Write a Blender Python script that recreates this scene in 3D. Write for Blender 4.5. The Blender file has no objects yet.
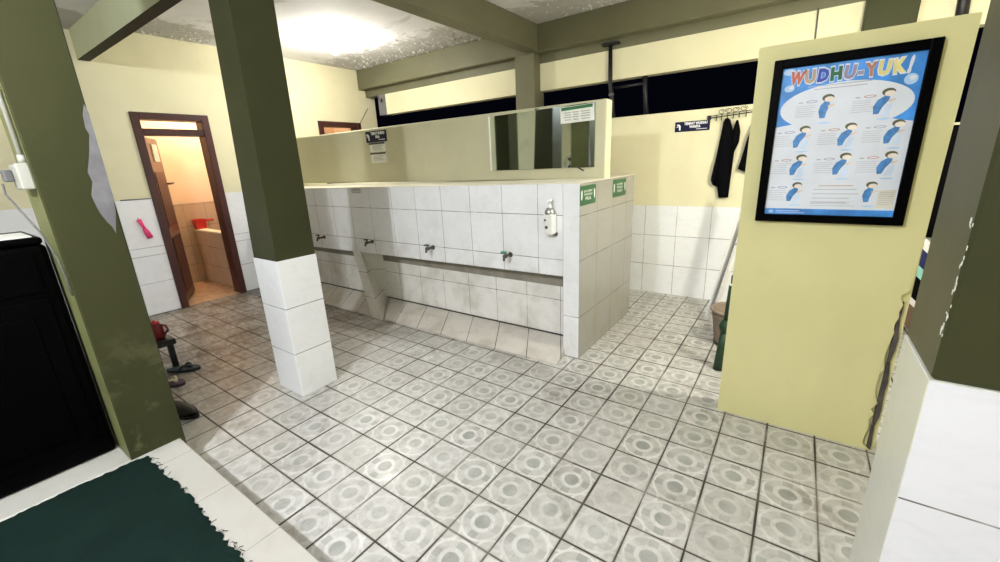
import bpy, bmesh, math, random
from mathutils import Vector, Matrix
random.seed(7)
SC = bpy.context.scene
COL = SC.collection

# ------------------------------------------------------------------ camera, world, exposure, lights
cam = bpy.data.cameras.new('camera')
cam.sensor_width = 36.0
cam.lens = 14.875
cam.clip_start = 0.02
camo = bpy.data.objects.new('camera', cam); COL.objects.link(camo)
F = Vector((-0.560736, 0.779997, -0.277813)); R = Vector((0.818504, 0.572831, -0.043763)); U = Vector((-0.125005, 0.251930, 0.959638))
m = Matrix(((R.x, U.x, -F.x, 1.5733), (R.y, U.y, -F.y, -0.7209), (R.z, U.z, -F.z, 1.3990), (0, 0, 0, 1)))
camo.matrix_world = m
SC.camera = camo
SC.view_settings.view_transform = 'Standard'
SC.view_settings.look = 'None'
SC.view_settings.gamma = 1.0
SC.view_settings.use_curve_mapping = False
SC.view_settings.exposure = 1.42

w = bpy.data.worlds.new('night'); SC.world = w; w.use_nodes = True
w.node_tree.nodes['Background'].inputs[0].default_value = (0.0004, 0.0004, 0.0012, 1)
w.node_tree.nodes['Background'].inputs[1].default_value = 1.0

def point(name, loc, power, color, r=0.05):
    l = bpy.data.lights.new(name, 'POINT'); l.energy = power; l.color = color; l.shadow_soft_size = r
    o = bpy.data.objects.new(name, l); o.location = loc; COL.objects.link(o); return o
def area(name, loc, power, color, sx, sy, rot=(0, 0, 0)):
    l = bpy.data.lights.new(name, 'AREA'); l.shape = 'RECTANGLE'; l.size = sx; l.size_y = sy; l.energy = power; l.color = color
    o = bpy.data.objects.new(name, l); o.location = loc; o.rotation_euler = rot; COL.objects.link(o); return o

point('bulb_light', (-2.66, 2.333, 2.56), 27, (1.0, 0.965, 0.88), 0.05)
point('hall_lamp_light', (0.32, -1.6, 2.42), 92, (0.93, 0.965, 1.0), 0.045)
point('corridor_fill_light', (1.94, 1.86, 1.66), 34, (1.0, 0.975, 0.90), 0.06)  # added fill that brightens the corridor's back wall
point('hall_far_light', (2.3, -4.2, 2.55), 16, (0.95, 0.97, 1.0), 0.10)
point('washroom_light', (-4.5, 1.62, 2.45), 20, (1.0, 0.77, 0.58), 0.06)
point('second_washroom_light', (-4.5, 2.9, 2.5), 7, (1.0, 0.76, 0.56), 0.06)

# ------------------------------------------------------------------ node helpers
class V:
    """a float socket with arithmetic"""
    def __init__(s, nt, sock): s.nt = nt; s.s = sock
    def op(s, o, b=None, c=None, clamp=False):
        n = s.nt.nodes.new('ShaderNodeMath'); n.operation = o; n.use_clamp = clamp
        for i, x in enumerate((s, b, c)):
            if x is None: continue
            if isinstance(x, V): s.nt.links.new(x.s, n.inputs[i])
            else: n.inputs[i].default_value = x
        return V(s.nt, n.outputs[0])
    def __add__(s, b): return s.op('ADD', b)
    def __sub__(s, b): return s.op('SUBTRACT', b)
    def __mul__(s, b): return s.op('MULTIPLY', b)
    def __truediv__(s, b): return s.op('DIVIDE', b)
    def lt(s, b): return s.op('LESS_THAN', b)
    def gt(s, b): return s.op('GREATER_THAN', b)
    def abs(s): return s.op('ABSOLUTE')
    def fl(s): return s.op('FLOOR')
    def fr(s): return s.op('FRACT')
    def mx(s, b): return s.op('MAXIMUM', b)
    def mn(s, b): return s.op('MINIMUM', b)
    def cl(s): return s.op('ADD', 0.0, clamp=True)
    def step(s, a, b):
        n = s.nt.nodes.new('ShaderNodeMapRange'); n.interpolation_type = 'SMOOTHSTEP'
        s.nt.links.new(s.s, n.inputs[0]); n.inputs[1].default_value = a; n.inputs[2].default_value = b
        return V(s.nt, n.outputs[0])

class M:
    """material builder"""
    def __init__(s, name, rough=0.5, spec=0.5):
        s.m = bpy.data.materials.new(name); s.m.use_nodes = True; s.nt = s.m.node_tree
        s.b = s.nt.nodes['Principled BSDF']; s.b.inputs['Roughness'].default_value = rough
        s.b.inputs['Specular IOR Level'].default_value = spec
        g = s.nt.nodes.new('ShaderNodeNewGeometry'); s.posv = g.outputs['Position']
        x = s.nt.nodes.new('ShaderNodeSeparateXYZ'); s.nt.links.new(s.posv, x.inputs[0])
        s.x, s.y, s.z = (V(s.nt, x.outputs[i]) for i in range(3))
    def noise(s, scale, detail=4, rough=0.55, dist=0.0, sx=1, sy=1, sz=1):
        mp = s.nt.nodes.new('ShaderNodeMapping'); s.nt.links.new(s.posv, mp.inputs[0]); mp.inputs['Scale'].default_value = (sx, sy, sz)
        n = s.nt.nodes.new('ShaderNodeTexNoise'); s.nt.links.new(mp.outputs[0], n.inputs['Vector'])
        n.inputs['Scale'].default_value = scale; n.inputs['Detail'].default_value = detail; n.inputs['Roughness'].default_value = rough; n.inputs['Distortion'].default_value = dist
        return V(s.nt, n.outputs[0])
    def rand(s, a, b):
        c = s.nt.nodes.new('ShaderNodeCombineXYZ'); s.nt.links.new(a.s, c.inputs[0]); s.nt.links.new(b.s, c.inputs[1])
        n = s.nt.nodes.new('ShaderNodeTexWhiteNoise'); s.nt.links.new(c.outputs[0], n.inputs[0]); return V(s.nt, n.outputs[0])
    def mix(s, fac, a, b):
        n = s.nt.nodes.new('ShaderNodeMix'); n.data_type = 'RGBA'
        if isinstance(fac, V): s.nt.links.new(fac.s, n.inputs[0])
        else: n.inputs[0].default_value = fac
        for i, x in ((6, a), (7, b)):
            if isinstance(x, tuple): n.inputs[i].default_value = (*x[:3], 1)
            else: s.nt.links.new(x, n.inputs[i])
        return n.outputs[2]
    def color(s, c):
        if isinstance(c, tuple): s.b.inputs['Base Color'].default_value = (*c[:3], 1)
        else: s.nt.links.new(c, s.b.inputs['Base Color'])
        return s
    def rough(s, v): s.nt.links.new(v.s, s.b.inputs['Roughness']); return s
    def bump(s, v, strength=0.3, dist=0.01):
        n = s.nt.nodes.new('ShaderNodeBump'); n.inputs['Strength'].default_value = strength; n.inputs['Distance'].default_value = dist
        s.nt.links.new(v.s, n.inputs['Height']); s.nt.links.new(n.outputs[0], s.b.inputs['Normal']); return s

def plain(name, c, rough=0.5, spec=0.5, metal=0.0, var=0.12, scale=9):
    k = M(name, rough, spec); k.b.inputs['Metallic'].default_value = metal
    n = k.noise(scale).step(0.3, 0.7)
    k.color(k.mix(n, tuple(x*(1-var) for x in c), tuple(min(1, x*(1+var)) for x in c)))
    return k.m
def emit(name, c, strength):
    k = M(name); k.color((0.9, 0.9, 0.9)); k.b.inputs['Emission Color'].default_value = (*c, 1); k.b.inputs['Emission Strength'].default_value = strength
    return k.m

def paint(name, c, c2, stain=0.0, rough=0.65, scale=2.5, bump=0.15, scuff=False):
    k = M(name, rough, 0.22)
    n = k.noise(scale, 5).step(0.3, 0.72)
    col = k.mix(n, c, c2)
    if stain:
        st = k.noise(5, 6, 0.65, 0.6, 1, 1, 0.5).step(0.58, 0.75)*stain
        col = k.mix(st, col, (0.30, 0.26, 0.16))
    if scuff:
        sc = k.noise(7, 5, 0.65, 0.5).step(0.50, 0.66)*k.z.step(0.85, 0.40)
        col = k.mix(sc*0.55, col, (0.15, 0.145, 0.075))
    k.color(col); k.bump(k.noise(40, 5), bump, 0.004)
    return k.m

def tiles(name, axis, su, ou, rows, c=(0.83, 0.84, 0.86), grout=(0.13, 0.115, 0.10), dirt=0.0, rough=0.22, gw=0.0022, cols=True, dirtz=0.5, gcols=1.0, skew=0.0):
    """glazed wall tile: axis names the horizontal direction, rows lists the heights of the joints"""
    k = M(name, rough, 0.5)
    u = {'x': k.x, 'y': k.y}[axis]
    if skew: u = u - (k.y*-1.0 + 1.92)*skew
    wob = (k.noise(3, 2) - 0.5)*0.004
    uu = (u + wob - ou)/su
    du = ((uu.fr() - 0.5).abs()*-1.0 + 0.5)*su
    g = None
    if cols: g = du.lt(gw*0.8)*gcols
    rid = None
    for r in rows:
        d = (k.z + wob - r).abs().lt(gw); g = d if g is None else g.mx(d)
        q = k.z.gt(r); rid = q if rid is None else rid + q
    if rid is None: rid = k.z*0.0
    t = k.rand(uu.fl(), rid)
    marb = k.noise(9, 6, 0.6, 1.2, 1, 1, 2.0).step(0.45, 0.75)
    col = k.mix(marb*0.35, c, tuple(x*0.84 for x in c))
    col = k.mix(t*0.18, col, tuple(x*0.75 for x in c))
    if dirt:
        dz = (k.z*-1.0 + dirtz).step(-0.35, 0.35)
        dn = k.noise(5, 6, 0.62, 0.2, 1, 1, 0.8).step(0.38, 0.75)
        col = k.mix((dz*0.55 + 0.15)*dn*dirt, col, (0.30, 0.25, 0.17))
        fine = k.noise(60, 2, 0.5).step(0.66, 0.74)
        col = k.mix(fine*dirt*0.25, col, (0.25, 0.2, 0.14))
    if g is not None:
        gn = k.noise(8, 2).step(0.3, 0.6)*0.5 + 0.5
        col = k.mix(g*gn, col, grout)
    k.color(col)
    h = k.noise(7, 3)*0.4
    if g is not None: h = h - g
    k.bump(h, 0.25, 0.004)
    return k.m

def floor_tiles():
    k = M('worn patterned floor tile', 0.3, 0.5)
    wob = (k.noise(1.7, 2) - 0.5)*0.006
    X = (k.x + wob)/0.2; Y = (k.y + wob)/0.2
    px = X.fr() - 0.5; py = Y.fr() - 0.5
    ax = px.abs(); ay = py.abs()
    d = (px*px + py*py).op('SQRT')
    t = k.rand(X.fl(), Y.fl()); t2 = k.rand(Y.fl(), X.fl() + 7.3)
    cx = ax*-1.0 + 0.5; cy = ay*-1.0 + 0.5
    dc = (cx*cx + cy*cy).op('SQRT')
    wear = k.noise(5, 5, 0.6).step(0.28, 0.62)
    vis = (t2*0.7 + 0.3)*(wear*0.7 + 0.3)*(k.x.step(-1.6, 1.0)*0.55 + 0.45)
    d = d + (k.noise(18, 3) - 0.5)*0.07
    disc = d.step(0.175, 0.150)
    ring = d.step(0.155, 0.175)*d.step(0.265, 0.235)
    sq1 = (ax - 0.335).abs().step(0.085, 0.07)*ay.step(0.10, 0.085)
    sq2 = (ay - 0.335).abs().step(0.085, 0.07)*ax.step(0.10, 0.085)
    sq = sq1.mx(sq2)
    arc = (dc - 0.26).abs().step(0.035, 0.015)
    arc2 = (d - 0.44).abs().step(0.035, 0.012)
    base = k.mix(k.noise(14, 5, 0.6).step(0.3, 0.7), (0.60, 0.595, 0.565), (0.44, 0.43, 0.40))
    col = k.mix(t*0.42, base, (0.36, 0.345, 0.30))
    col = k.mix(arc.mx(arc2)*vis*0.8, col, (0.74, 0.735, 0.71))
    col = k.mix(ring*vis*0.60, col, (0.74, 0.74, 0.72))
    col = k.mix(sq*vis*0.75, col, (0.26, 0.265, 0.24))
    col = k.mix(disc*vis*0.95, col, (0.235, 0.25, 0.225))
    # dirt trodden in: brown towards the washroom doors, blotches elsewhere
    far = k.x.step(-0.6, -2.2)
    dn = k.noise(4.5, 6, 0.65, 0.5).step(0.36, 0.68)
    dn2 = k.noise(22, 4, 0.6, 0, 0.5, 1.6, 1).step(0.4, 0.65)
    col = k.mix(far*(dn*0.46 + dn2*0.36 + 0.38), col, (0.115, 0.085, 0.055))
    bl = k.noise(2.6, 6, 0.68, 0.4).step(0.54, 0.72)
    col = k.mix(bl*0.62, col, (0.165, 0.14, 0.10))
    sm = k.noise(26, 5, 0.7, 0.8).step(0.50, 0.70)
    col = k.mix(sm*0.30, col, (0.22, 0.195, 0.15))
    edge = k.y.step(1.30, 1.62)*k.x.step(0.75, 0.3)*k.y.step(1.9, 1.7)
    col = k.mix(edge*dn*0.55, col, (0.12, 0.095, 0.065))
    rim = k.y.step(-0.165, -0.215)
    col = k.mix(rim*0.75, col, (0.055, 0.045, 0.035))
    corr = k.y.step(1.5, 2.4)*k.x.gt(0.44)
    col = k.mix(corr*dn2*0.45, col, (0.22, 0.19, 0.13))
    gx = (ax*-1.0 + 0.5)*0.2; gy = (ay*-1.0 + 0.5)*0.2
    gw = (k.noise(2.2, 2).step(0.3, 0.7)*0.0026 + 0.0024)
    g = gx.mn(gy).lt(gw)
    near = gx.mn(gy).step(0.012, 0.002)
    col = k.mix(near*0.5*wear, col, (0.16, 0.13, 0.09))
    col = k.mix(g*(k.noise(3.1, 3).step(0.3, 0.55)*0.55 + 0.45), col, (0.035, 0.027, 0.02))
    k.color(col)
    k.rough(k.noise(6, 4).step(0.2, 0.8)*0.22 + 0.27 + g*0.4)
    h = k.noise(30, 3)*0.3 - g*1.4 + ring*0.12 + arc*0.1 - sq*0.1
    k.bump(h, 0.22, 0.003)
    return k.m

def ceiling_mat():
    k = M('peeling whitewash', 0.8, 0.2)
    n = k.noise(3.2, 7, 0.65, 0.4)
    band = k.y.step(2.35, 3.3).mx(k.x.step(-2.9, -3.5)*k.y.step(2.0, 1.2))
    big = k.noise(9, 6, 0.7, 0.6)
    peel = (n*0.4 + big*0.6 + (band - 0.75)*0.34).step(0.44, 0.50)
    col = k.mix(k.noise(2, 4).step(0.3, 0.7), (0.80, 0.79, 0.82), (0.70, 0.69, 0.72))
    col = k.mix(peel*0.62, col, (0.36, 0.345, 0.315))
    dark = k.noise(1.9, 6, 0.6, 0.8).step(0.62, 0.70)
    col = k.mix(dark*0.35, col, (0.22, 0.20, 0.18))
    k.color(col)
    k.bump(big*(band*1.0 + 0.1), 0.6, 0.03)
    return k.m

CREAM = paint('cream emulsion', (0.75, 0.71, 0.49), (0.71, 0.665, 0.45), 0.08)
PANEL = paint('yellow emulsion', (0.67, 0.63, 0.325), (0.63, 0.59, 0.30), 0.10)
OLIVE = paint('olive gloss paint', (0.040, 0.042, 0.0155), (0.033, 0.035, 0.0135), 0.0, 0.42)
OLIVE_W = paint('olive paint rubbed pale', (0.036, 0.038, 0.0135), (0.044, 0.046, 0.017), 0.0, 0.5, 1.6, 0.15, True)
OLIVE_R = paint('olive paint lighter tone', (0.096, 0.091, 0.050), (0.080, 0.076, 0.041), 0.0, 0.5)  # lighter olive for the right pillar's side faces
OLIVE_LIT = paint('olive paint lit pale green', (0.20, 0.21, 0.085), (0.15, 0.155, 0.065), 0.0, 0.5)  # paler olive: light falling on the left pillar's near face, in the colour
BEAM_SHADE = paint('beam underside shade brown', (0.020, 0.015, 0.006), (0.015, 0.012, 0.005))  # shade under the beam put in as a dark brown
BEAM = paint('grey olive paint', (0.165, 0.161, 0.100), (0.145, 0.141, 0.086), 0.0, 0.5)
BEAM_LIT = paint('beam front lit pale green', (0.58, 0.61, 0.42), (0.52, 0.55, 0.36), 0.1)  # strong light on the beam's front raised into its colour
KHAKI = paint('dull khaki cream paint', (0.49, 0.47, 0.325), (0.445, 0.425, 0.29), 0.15)
GRIME = plain('black mortar grime', (0.05, 0.042, 0.035), 0.8)
CEIL = ceiling_mat()
FLOOR = floor_tiles()
CEMENT = paint('bare grey cement', (0.21, 0.205, 0.215), (0.15, 0.145, 0.155), 0.2, 0.9, 12, 0.6)
RUBBLE = paint('broken brick core', (0.10, 0.085, 0.075), (0.05, 0.042, 0.038), 0.2, 0.95, 25, 0.9)
CAPC = paint('smoothed cement cap', (0.78, 0.75, 0.60), (0.68, 0.65, 0.50), 0.2, 0.5)
LWR = [0.335, 0.62, 0.705]
T_LEFT = tiles('white tile left wall', 'y', 0.4, 0.06, LWR, dirt=0.15, cols=True, gcols=0.25)
T_BACK = tiles('white tile back wall', 'x', 0.305, 0.338, [0.305, 0.608], dirt=0.10)
T_UP = tiles('white tile trough front', 'x', 0.303, 0.415-0.303*3, [0.722, 1.03], dirt=0.8, dirtz=0.60)
T_REC = tiles('white tile trough recess', 'x', 0.295, 0.225, [0.38], c=(0.80, 0.79, 0.76), dirt=0.55, dirtz=0.7)
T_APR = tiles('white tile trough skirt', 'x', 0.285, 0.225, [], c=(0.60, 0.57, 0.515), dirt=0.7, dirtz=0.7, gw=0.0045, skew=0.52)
T_END = tiles('shaded tile trough end', 'y', 0.31, 1.785, [0.317, 0.725, 1.03], c=(0.35, 0.34, 0.305), dirt=0.7, dirtz=0.3)  # base colour lowered so the end face holds its shade
T_LEGF = tiles('white tile trough leg', 'x', 5.0, 2.3, [0.317], dirt=0.6, dirtz=0.15)
T_DIV = tiles('white tile trough divider', 'x', 5.0, 2.3, [0.18, 0.40], c=(0.66, 0.64, 0.58), dirt=0.6, dirtz=0.4)
LIP_SHADE = paint('lip shade grey brown', (0.27, 0.25, 0.205), (0.20, 0.185, 0.15), 0.3, 0.9, 9, 0.5)  # grey-brown that carries the overhang's shadow in its colour
PR = [0.295, 0.594]
T_PX = tiles('white tile pillar front', 'x', 5.0, 2.3, PR, dirt=0.12)
T_PY = tiles('white tile pillar side', 'y', 5.0, 2.3, PR, dirt=0.12)
RR = [0.27, 0.567]
T_RX = tiles('white tile near pillar front', 'x', 5.0, 2.3, RR, c=(0.78, 0.78, 0.84))
T_RY = tiles('white tile near pillar side', 'y', 5.0, 2.3, [], c=(0.66, 0.67, 0.60))
PLAT = tiles('white platform tile', 'x', 0.4, -0.222, [], c=(0.50, 0.485, 0.44), rough=0.35, dirt=0.25, gw=0.0018)
BATH_T = tiles('tan washroom tile', 'y', 0.25, 0.1, [0.25, 0.5, 0.75, 1.03], c=(0.50, 0.39, 0.29), dirt=0.6, dirtz=0.5)
BATH_TX = tiles('tan washroom tile side', 'x', 0.25, 0.1, [0.25, 0.5], c=(0.50, 0.39, 0.29), dirt=0.6, dirtz=0.5)
BATH_W = paint('peach emulsion', (0.76, 0.62, 0.49), (0.71, 0.57, 0.44))
BATH_F = paint('brown washroom floor', (0.44, 0.30, 0.18), (0.28, 0.18, 0.105), 0.3, 0.4, 12)
def wood(name, a, b, rough=0.35):
    k = M(name, rough, 0.5); n = k.noise(14, 5, 0.6, 0.8, 1, 1, 0.12).step(0.3, 0.7); k.color(k.mix(n, a, b)); k.bump(k.noise(30, 3, 0.5, 0, 1, 1, 0.1), 0.1, 0.003); return k.m
WOOD = wood('dark red gloss wood', (0.062, 0.012, 0.010), (0.036, 0.008, 0.007), 0.42)
LEAF = wood('brown door wood', (0.080, 0.027, 0.016), (0.05, 0.017, 0.011), 0.3)
BLACK = plain('black lacquer', (0.0007, 0.0007, 0.0009), 0.4, 0.03)
BLACKM = plain('black painted steel', (0.006, 0.006, 0.009), 0.5)
BLACKP = plain('black plastic', (0.008, 0.008, 0.009), 0.4)
CLOTHB = plain('black cloth', (0.003, 0.003, 0.004), 0.95, 0.05)
WHITEP = plain('white plastic', (0.74, 0.74, 0.70), 0.35, var=0.05)
AGEDP = plain('aged white plastic', (0.40, 0.395, 0.35), 0.45, var=0.05)
WHITEB = plain('white enamel', (0.80, 0.80, 0.78), 0.3, var=0.05)
GREYC = plain('grey cable sheath', (0.11, 0.11, 0.11), 0.5)
GREYL = plain('grey aluminium', (0.30, 0.30, 0.30), 0.5)
BRASS = plain('tarnished brass', (0.085, 0.075, 0.06), 0.35, metal=0.6)
CHROME = plain('dull chrome', (0.45, 0.45, 0.44), 0.25, metal=0.9)
TEALH = plain('green tap handle', (0.03, 0.22, 0.15), 0.4)
RED = plain('red plastic', (0.52, 0.015, 0.015), 0.3)
REDD = plain('dark red plastic', (0.17, 0.007, 0.007), 0.35)
PINK = plain('pink plastic', (0.78, 0.05, 0.19), 0.4)
BEIGE = plain('beige bucket plastic', (0.25, 0.195, 0.15), 0.55)
GREEN = plain('dark green plastic', (0.007, 0.036, 0.011), 0.5)
GREENL = plain('pale cut end', (0.45, 0.52, 0.42), 0.5)
NAVY = plain('sign navy', (0.004, 0.005, 0.036), 0.5, 0.2)
SIGNW = plain('sign white', (0.82, 0.83, 0.86), 0.5, var=0.03)
STGREEN = plain('sticker green', (0.018, 0.115, 0.035), 0.4)
PAPER = plain('notice paper', (0.66, 0.67, 0.62), 0.6, var=0.05)
PAPERG = plain('notice grey line', (0.30, 0.30, 0.29), 0.6)
INK = plain('dark print', (0.05, 0.05, 0.05), 0.6)
SOLEB = plain('dark blue rubber', (0.022, 0.034, 0.045), 0.6)
PURPLE = plain('dull purple rubber', (0.075, 0.045, 0.075), 0.6)
CREAMS = plain('cream strap', (0.60, 0.56, 0.40), 0.6)
BROWNS = plain('dark brown leather', (0.022, 0.018, 0.014), 0.5)
TEALC = plain('pale teal cloth', (0.25, 0.55, 0.50), 0.9)
NAVYC = plain('navy cloth', (0.012, 0.016, 0.10), 0.9)
WHITEC = plain('white cloth', (0.72, 0.72, 0.72), 0.9)
BROWNC = plain('brown cloth', (0.15, 0.09, 0.06), 0.9)
def mat_cloth():
    k = M('dark green mat pile', 0.95, 0.1); n = k.noise(5, 6, 0.6).step(0.3, 0.7)
    k.color(k.mix(n, (0.0046, 0.0130, 0.0105), (0.0064, 0.0180, 0.0140))); k.bump(k.noise(220, 2), 0.6, 0.006); return k.m
MATG = mat_cloth()
def mirror_mat():
    k = M('mirror glass', 0.03, 0.5); k.b.inputs['Metallic'].default_value = 1.0
    k.color(k.mix(k.noise(6, 4).step(0.5, 0.8), (0.62, 0.68, 0.66), (0.52, 0.58, 0.56))); return k.m
MIRROR = mirror_mat()
BULBW = emit('lit bulb glass', (1.0, 0.96, 0.88), 30)
LAMPW = emit('lit lamp glass', (0.95, 0.97, 1.0), 12)
BULBO = emit('lit warm bulb glass', (1.0, 0.65, 0.35), 12)

# ------------------------------------------------------------------ mesh helpers
class MB:
    def __init__(s): s.bm = bmesh.new(); s.mats = []
    def mi(s, mat):
        if mat not in s.mats: s.mats.append(mat)
        return s.mats.index(mat)
    def _take(s, fs, mat, smooth=False):
        i = s.mi(mat)
        for f in fs: f.material_index = i; f.smooth = smooth
    def box(s, x0, x1, y0, y1, z0, z1, mat, bevel=0.0, by=None, seg=1):
        """by: {'x': mat, 'y': mat, 'z': mat} overrides the material by face normal"""
        t = bmesh.new(); bmesh.ops.create_cube(t, size=1)
        for v in t.verts: v.co = Vector(((x0+x1)/2 + v.co.x*(x1-x0), (y0+y1)/2 + v.co.y*(y1-y0), (z0+z1)/2 + v.co.z*(z1-z0)))
        if bevel: bmesh.ops.bevel(t, geom=t.edges[:], offset=bevel, segments=seg, affect='EDGES', profile=0.5)
        s.merge(t, mat, by)
    def merge(s, t, mat, by=None, smooth=False, mtx=None):
        if mtx is not None: bmesh.ops.transform(t, matrix=mtx, verts=t.verts[:])
        bmesh.ops.recalc_face_normals(t, faces=t.faces[:])
        mp = {}
        for v in t.verts: mp[v] = s.bm.verts.new(v.co)
        for f in t.faces:
            try: nf = s.bm.faces.new([mp[v] for v in f.verts])
            except ValueError: continue
            mm = mat
            if by:
                n = f.normal; a = max(range(3), key=lambda i: abs(n[i]))
                mm = by.get('xyz'[a], mat)
            nf.material_index = s.mi(mm); nf.smooth = smooth or f.smooth
        t.free()
    def poly(s, pts, mat):
        vs = [s.bm.verts.new(p) for p in pts]; f = s.bm.faces.new(vs); f.material_index = s.mi(mat); return f
    def prism(s, pts, vec, mat, by=None, bevel=0):
        """closed solid: polygon pts swept by vec"""
        t = bmesh.new(); a = [t.verts.new(p) for p in pts]; b = [t.verts.new(Vector(p) + Vector(vec)) for p in pts]
        t.faces.new(a); t.faces.new(b[::-1]); n = len(pts)
        for i in range(n): t.faces.new((a[i], a[(i+1) % n], b[(i+1) % n], b[i]))
        if bevel: bmesh.ops.bevel(t, geom=t.edges[:], offset=bevel, segments=1, affect='EDGES')
        s.merge(t, mat, by)
    def solid(s, verts, faces, mat, by=None):
        t = bmesh.new(); v = [t.verts.new(p) for p in verts]
        for f in faces: t.faces.new([v[i] for i in f])
        s.merge(t, mat, by)
    def tube(s, pts, r, mat, n=8, cap=True):
        pts = [Vector(p) for p in pts]; rs = r if isinstance(r, (list, tuple)) else [r]*len(pts)
        t = bmesh.new(); rings = []; up = None
        for i, p in enumerate(pts):
            d = (pts[min(i+1, len(pts)-1)] - pts[max(i-1, 0)]).normalized()
            if up is None:
                up = Vector((0, 0, 1)) if abs(d.z) < 0.9 else Vector((1, 0, 0))
            a = d.cross(up).normalized(); up = a.cross(d).normalized()
            rings.append([t.verts.new(p + (a*math.cos(q) + up*math.sin(q))*rs[i]) for q in (2*math.pi*j/n for j in range(n))])
        for i in range(len(rings)-1):
            for j in range(n):
                f = t.faces.new((rings[i][j], rings[i][(j+1) % n], rings[i+1][(j+1) % n], rings[i+1][j])); f.smooth = True
        if cap: t.faces.new(rings[0][::-1]); t.faces.new(rings[-1])
        s.merge(t, mat)
    def lathe(s, c, prof, mat, n=20, axis='z'):
        """prof: (radius, height) pairs about a vertical axis through c"""
        t = bmesh.new(); rings = []
        for r, h in prof:
            if r < 1e-5: rings.append([t.verts.new((0, 0, h))])
            else: rings.append([t.verts.new((r*math.cos(q), r*math.sin(q), h)) for q in (2*math.pi*j/n for j in range(n))])
        for a, b in zip(rings, rings[1:]):
            for j in range(n):
                q = [a[j % len(a)], a[(j+1) % len(a)], b[(j+1) % len(b)], b[j % len(b)]]
                u = []
                for v in q:
                    if v not in u: u.append(v)
                if len(u) > 2:
                    try: f = t.faces.new(u); f.smooth = True
                    except ValueError: pass
        mt = Matrix.Translation(c)
        if axis == 'y': mt = mt @ Matrix.Rotation(math.radians(90), 4, 'X')
        if axis == 'x': mt = mt @ Matrix.Rotation(math.radians(90), 4, 'Y')
        s.merge(t, mat, mtx=mt)
    def text(s, body, mat, mtx, size, fit=None, bold=0.0):
        """flat lettering in the xy plane, centred on the origin, then placed by mtx"""
        cu = bpy.data.curves.new('lettering', 'FONT'); cu.body = body; cu.size = size; cu.align_x = 'CENTER'; cu.align_y = 'CENTER'; cu.offset = bold
        cu.resolution_u = 2
        ob = bpy.data.objects.new('lettering', cu); me = bpy.data.meshes.new_from_object(ob)
        t = bmesh.new(); t.from_mesh(me)
        if fit and t.verts:
            xs = [v.co.x for v in t.verts]; k = fit/(max(xs)-min(xs))
            for v in t.verts: v.co.x *= k
        i = s.mi(mat); bmesh.ops.transform(t, matrix=mtx, verts=t.verts[:])
        mp = {v: s.bm.verts.new(v.co) for v in t.verts}
        for f in t.faces:
            try: nf = s.bm.faces.new([mp[v] for v in f.verts]); nf.material_index = i
            except ValueError: pass
        t.free(); bpy.data.objects.remove(ob); bpy.data.curves.remove(cu); bpy.data.meshes.remove(me)
    def build(s, name, parent=None, base=None):
        if base is None:
            base = Vector((0, 0, 0))
            q = parent
            while q is not None: base = base + q.location; q = q.parent
        else: base = Vector(base)
        me = bpy.data.meshes.new(name)
        for v in s.bm.verts: v.co -= base
        s.bm.to_mesh(me); s.bm.free()
        for mt in s.mats: me.materials.append(mt)
        o = bpy.data.objects.new(name, me); COL.objects.link(o)
        if parent is not None: o.parent = parent
        else: o.location = base
        return o

def thing(name, label, cat, loc, group=None):
    o = bpy.data.objects.new(name, None); COL.objects.link(o); o.location = loc; o.empty_display_size = 0.05
    o['label'] = label; o['category'] = cat
    if group: o['group'] = group
    return o
def tag(o, label, cat, group=None, kind=None):
    o['label'] = label; o['category'] = cat
    if group: o['group'] = group
    if kind: o['kind'] = kind
    return o
def struct(mb, name, parent=None):
    o = mb.build(name, parent)
    if parent is None: o['kind'] = 'structure'
    return o
def copy_tree(o, parent=None):
    c = o.copy(); COL.objects.link(c)
    if parent is not None: c.parent = parent
    for ch in list(o.children): copy_tree(ch, c)
    return c

# ------------------------------------------------------------------ the setting
b = MB(); b.box(-3.86, 3.4, -6.0, 3.75, -0.12, 0.0, FLOOR); struct(b, 'floor')
b = MB(); b.box(-0.786, 3.4, -6.0, -0.226, 0.0, 0.15, PLAT, 0.004); b.box(-3.82, -0.786, -6.0, -0.415, 0.0, 0.15, PLAT, 0.004); struct(b, 'floor_platform')
b = MB(); b.box(-3.9, 3.4, -6.0, 3.75, 2.74, 2.84, CEIL); b.box(-3.82, 3.3, -0.21, 0.49, 2.672, 2.74, CEIL); struct(b, 'ceiling')

# left wall with two door openings; lower part tiled
b = MB()
D1 = (0.748, 1.426, 2.02); D2 = (2.748, 3.433, 2.03)
def lw(y0, y1, z0, z1, mat): b.box(-3.96, -3.82, y0, y1, z0, z1, mat)
lw(-6.0, D1[0], 1.19, 2.74, CREAM); lw(-6.0, D1[0], 0, 1.19, T_LEFT)
lw(D1[0], D1[1], D1[2], 2.74, CREAM)
lw(D1[1], D2[0], 1.19, 2.74, CREAM); lw(D1[1], D2[0], 0, 1.19, T_LEFT)
lw(D2[0], D2[1], D2[2], 2.74, CREAM)
lw(D2[1], 3.75, 1.19, 2.74, CREAM); lw(D2[1], 3.75, 0, 1.19, T_LEFT)
struct(b, 'wall_left')
b = MB(); b.tube([(-3.817, 0.50, 1.194), (-3.817, 0.742, 1.192)], 0.006, CEMENT, 6); struct(b, 'trim_1')

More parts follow.
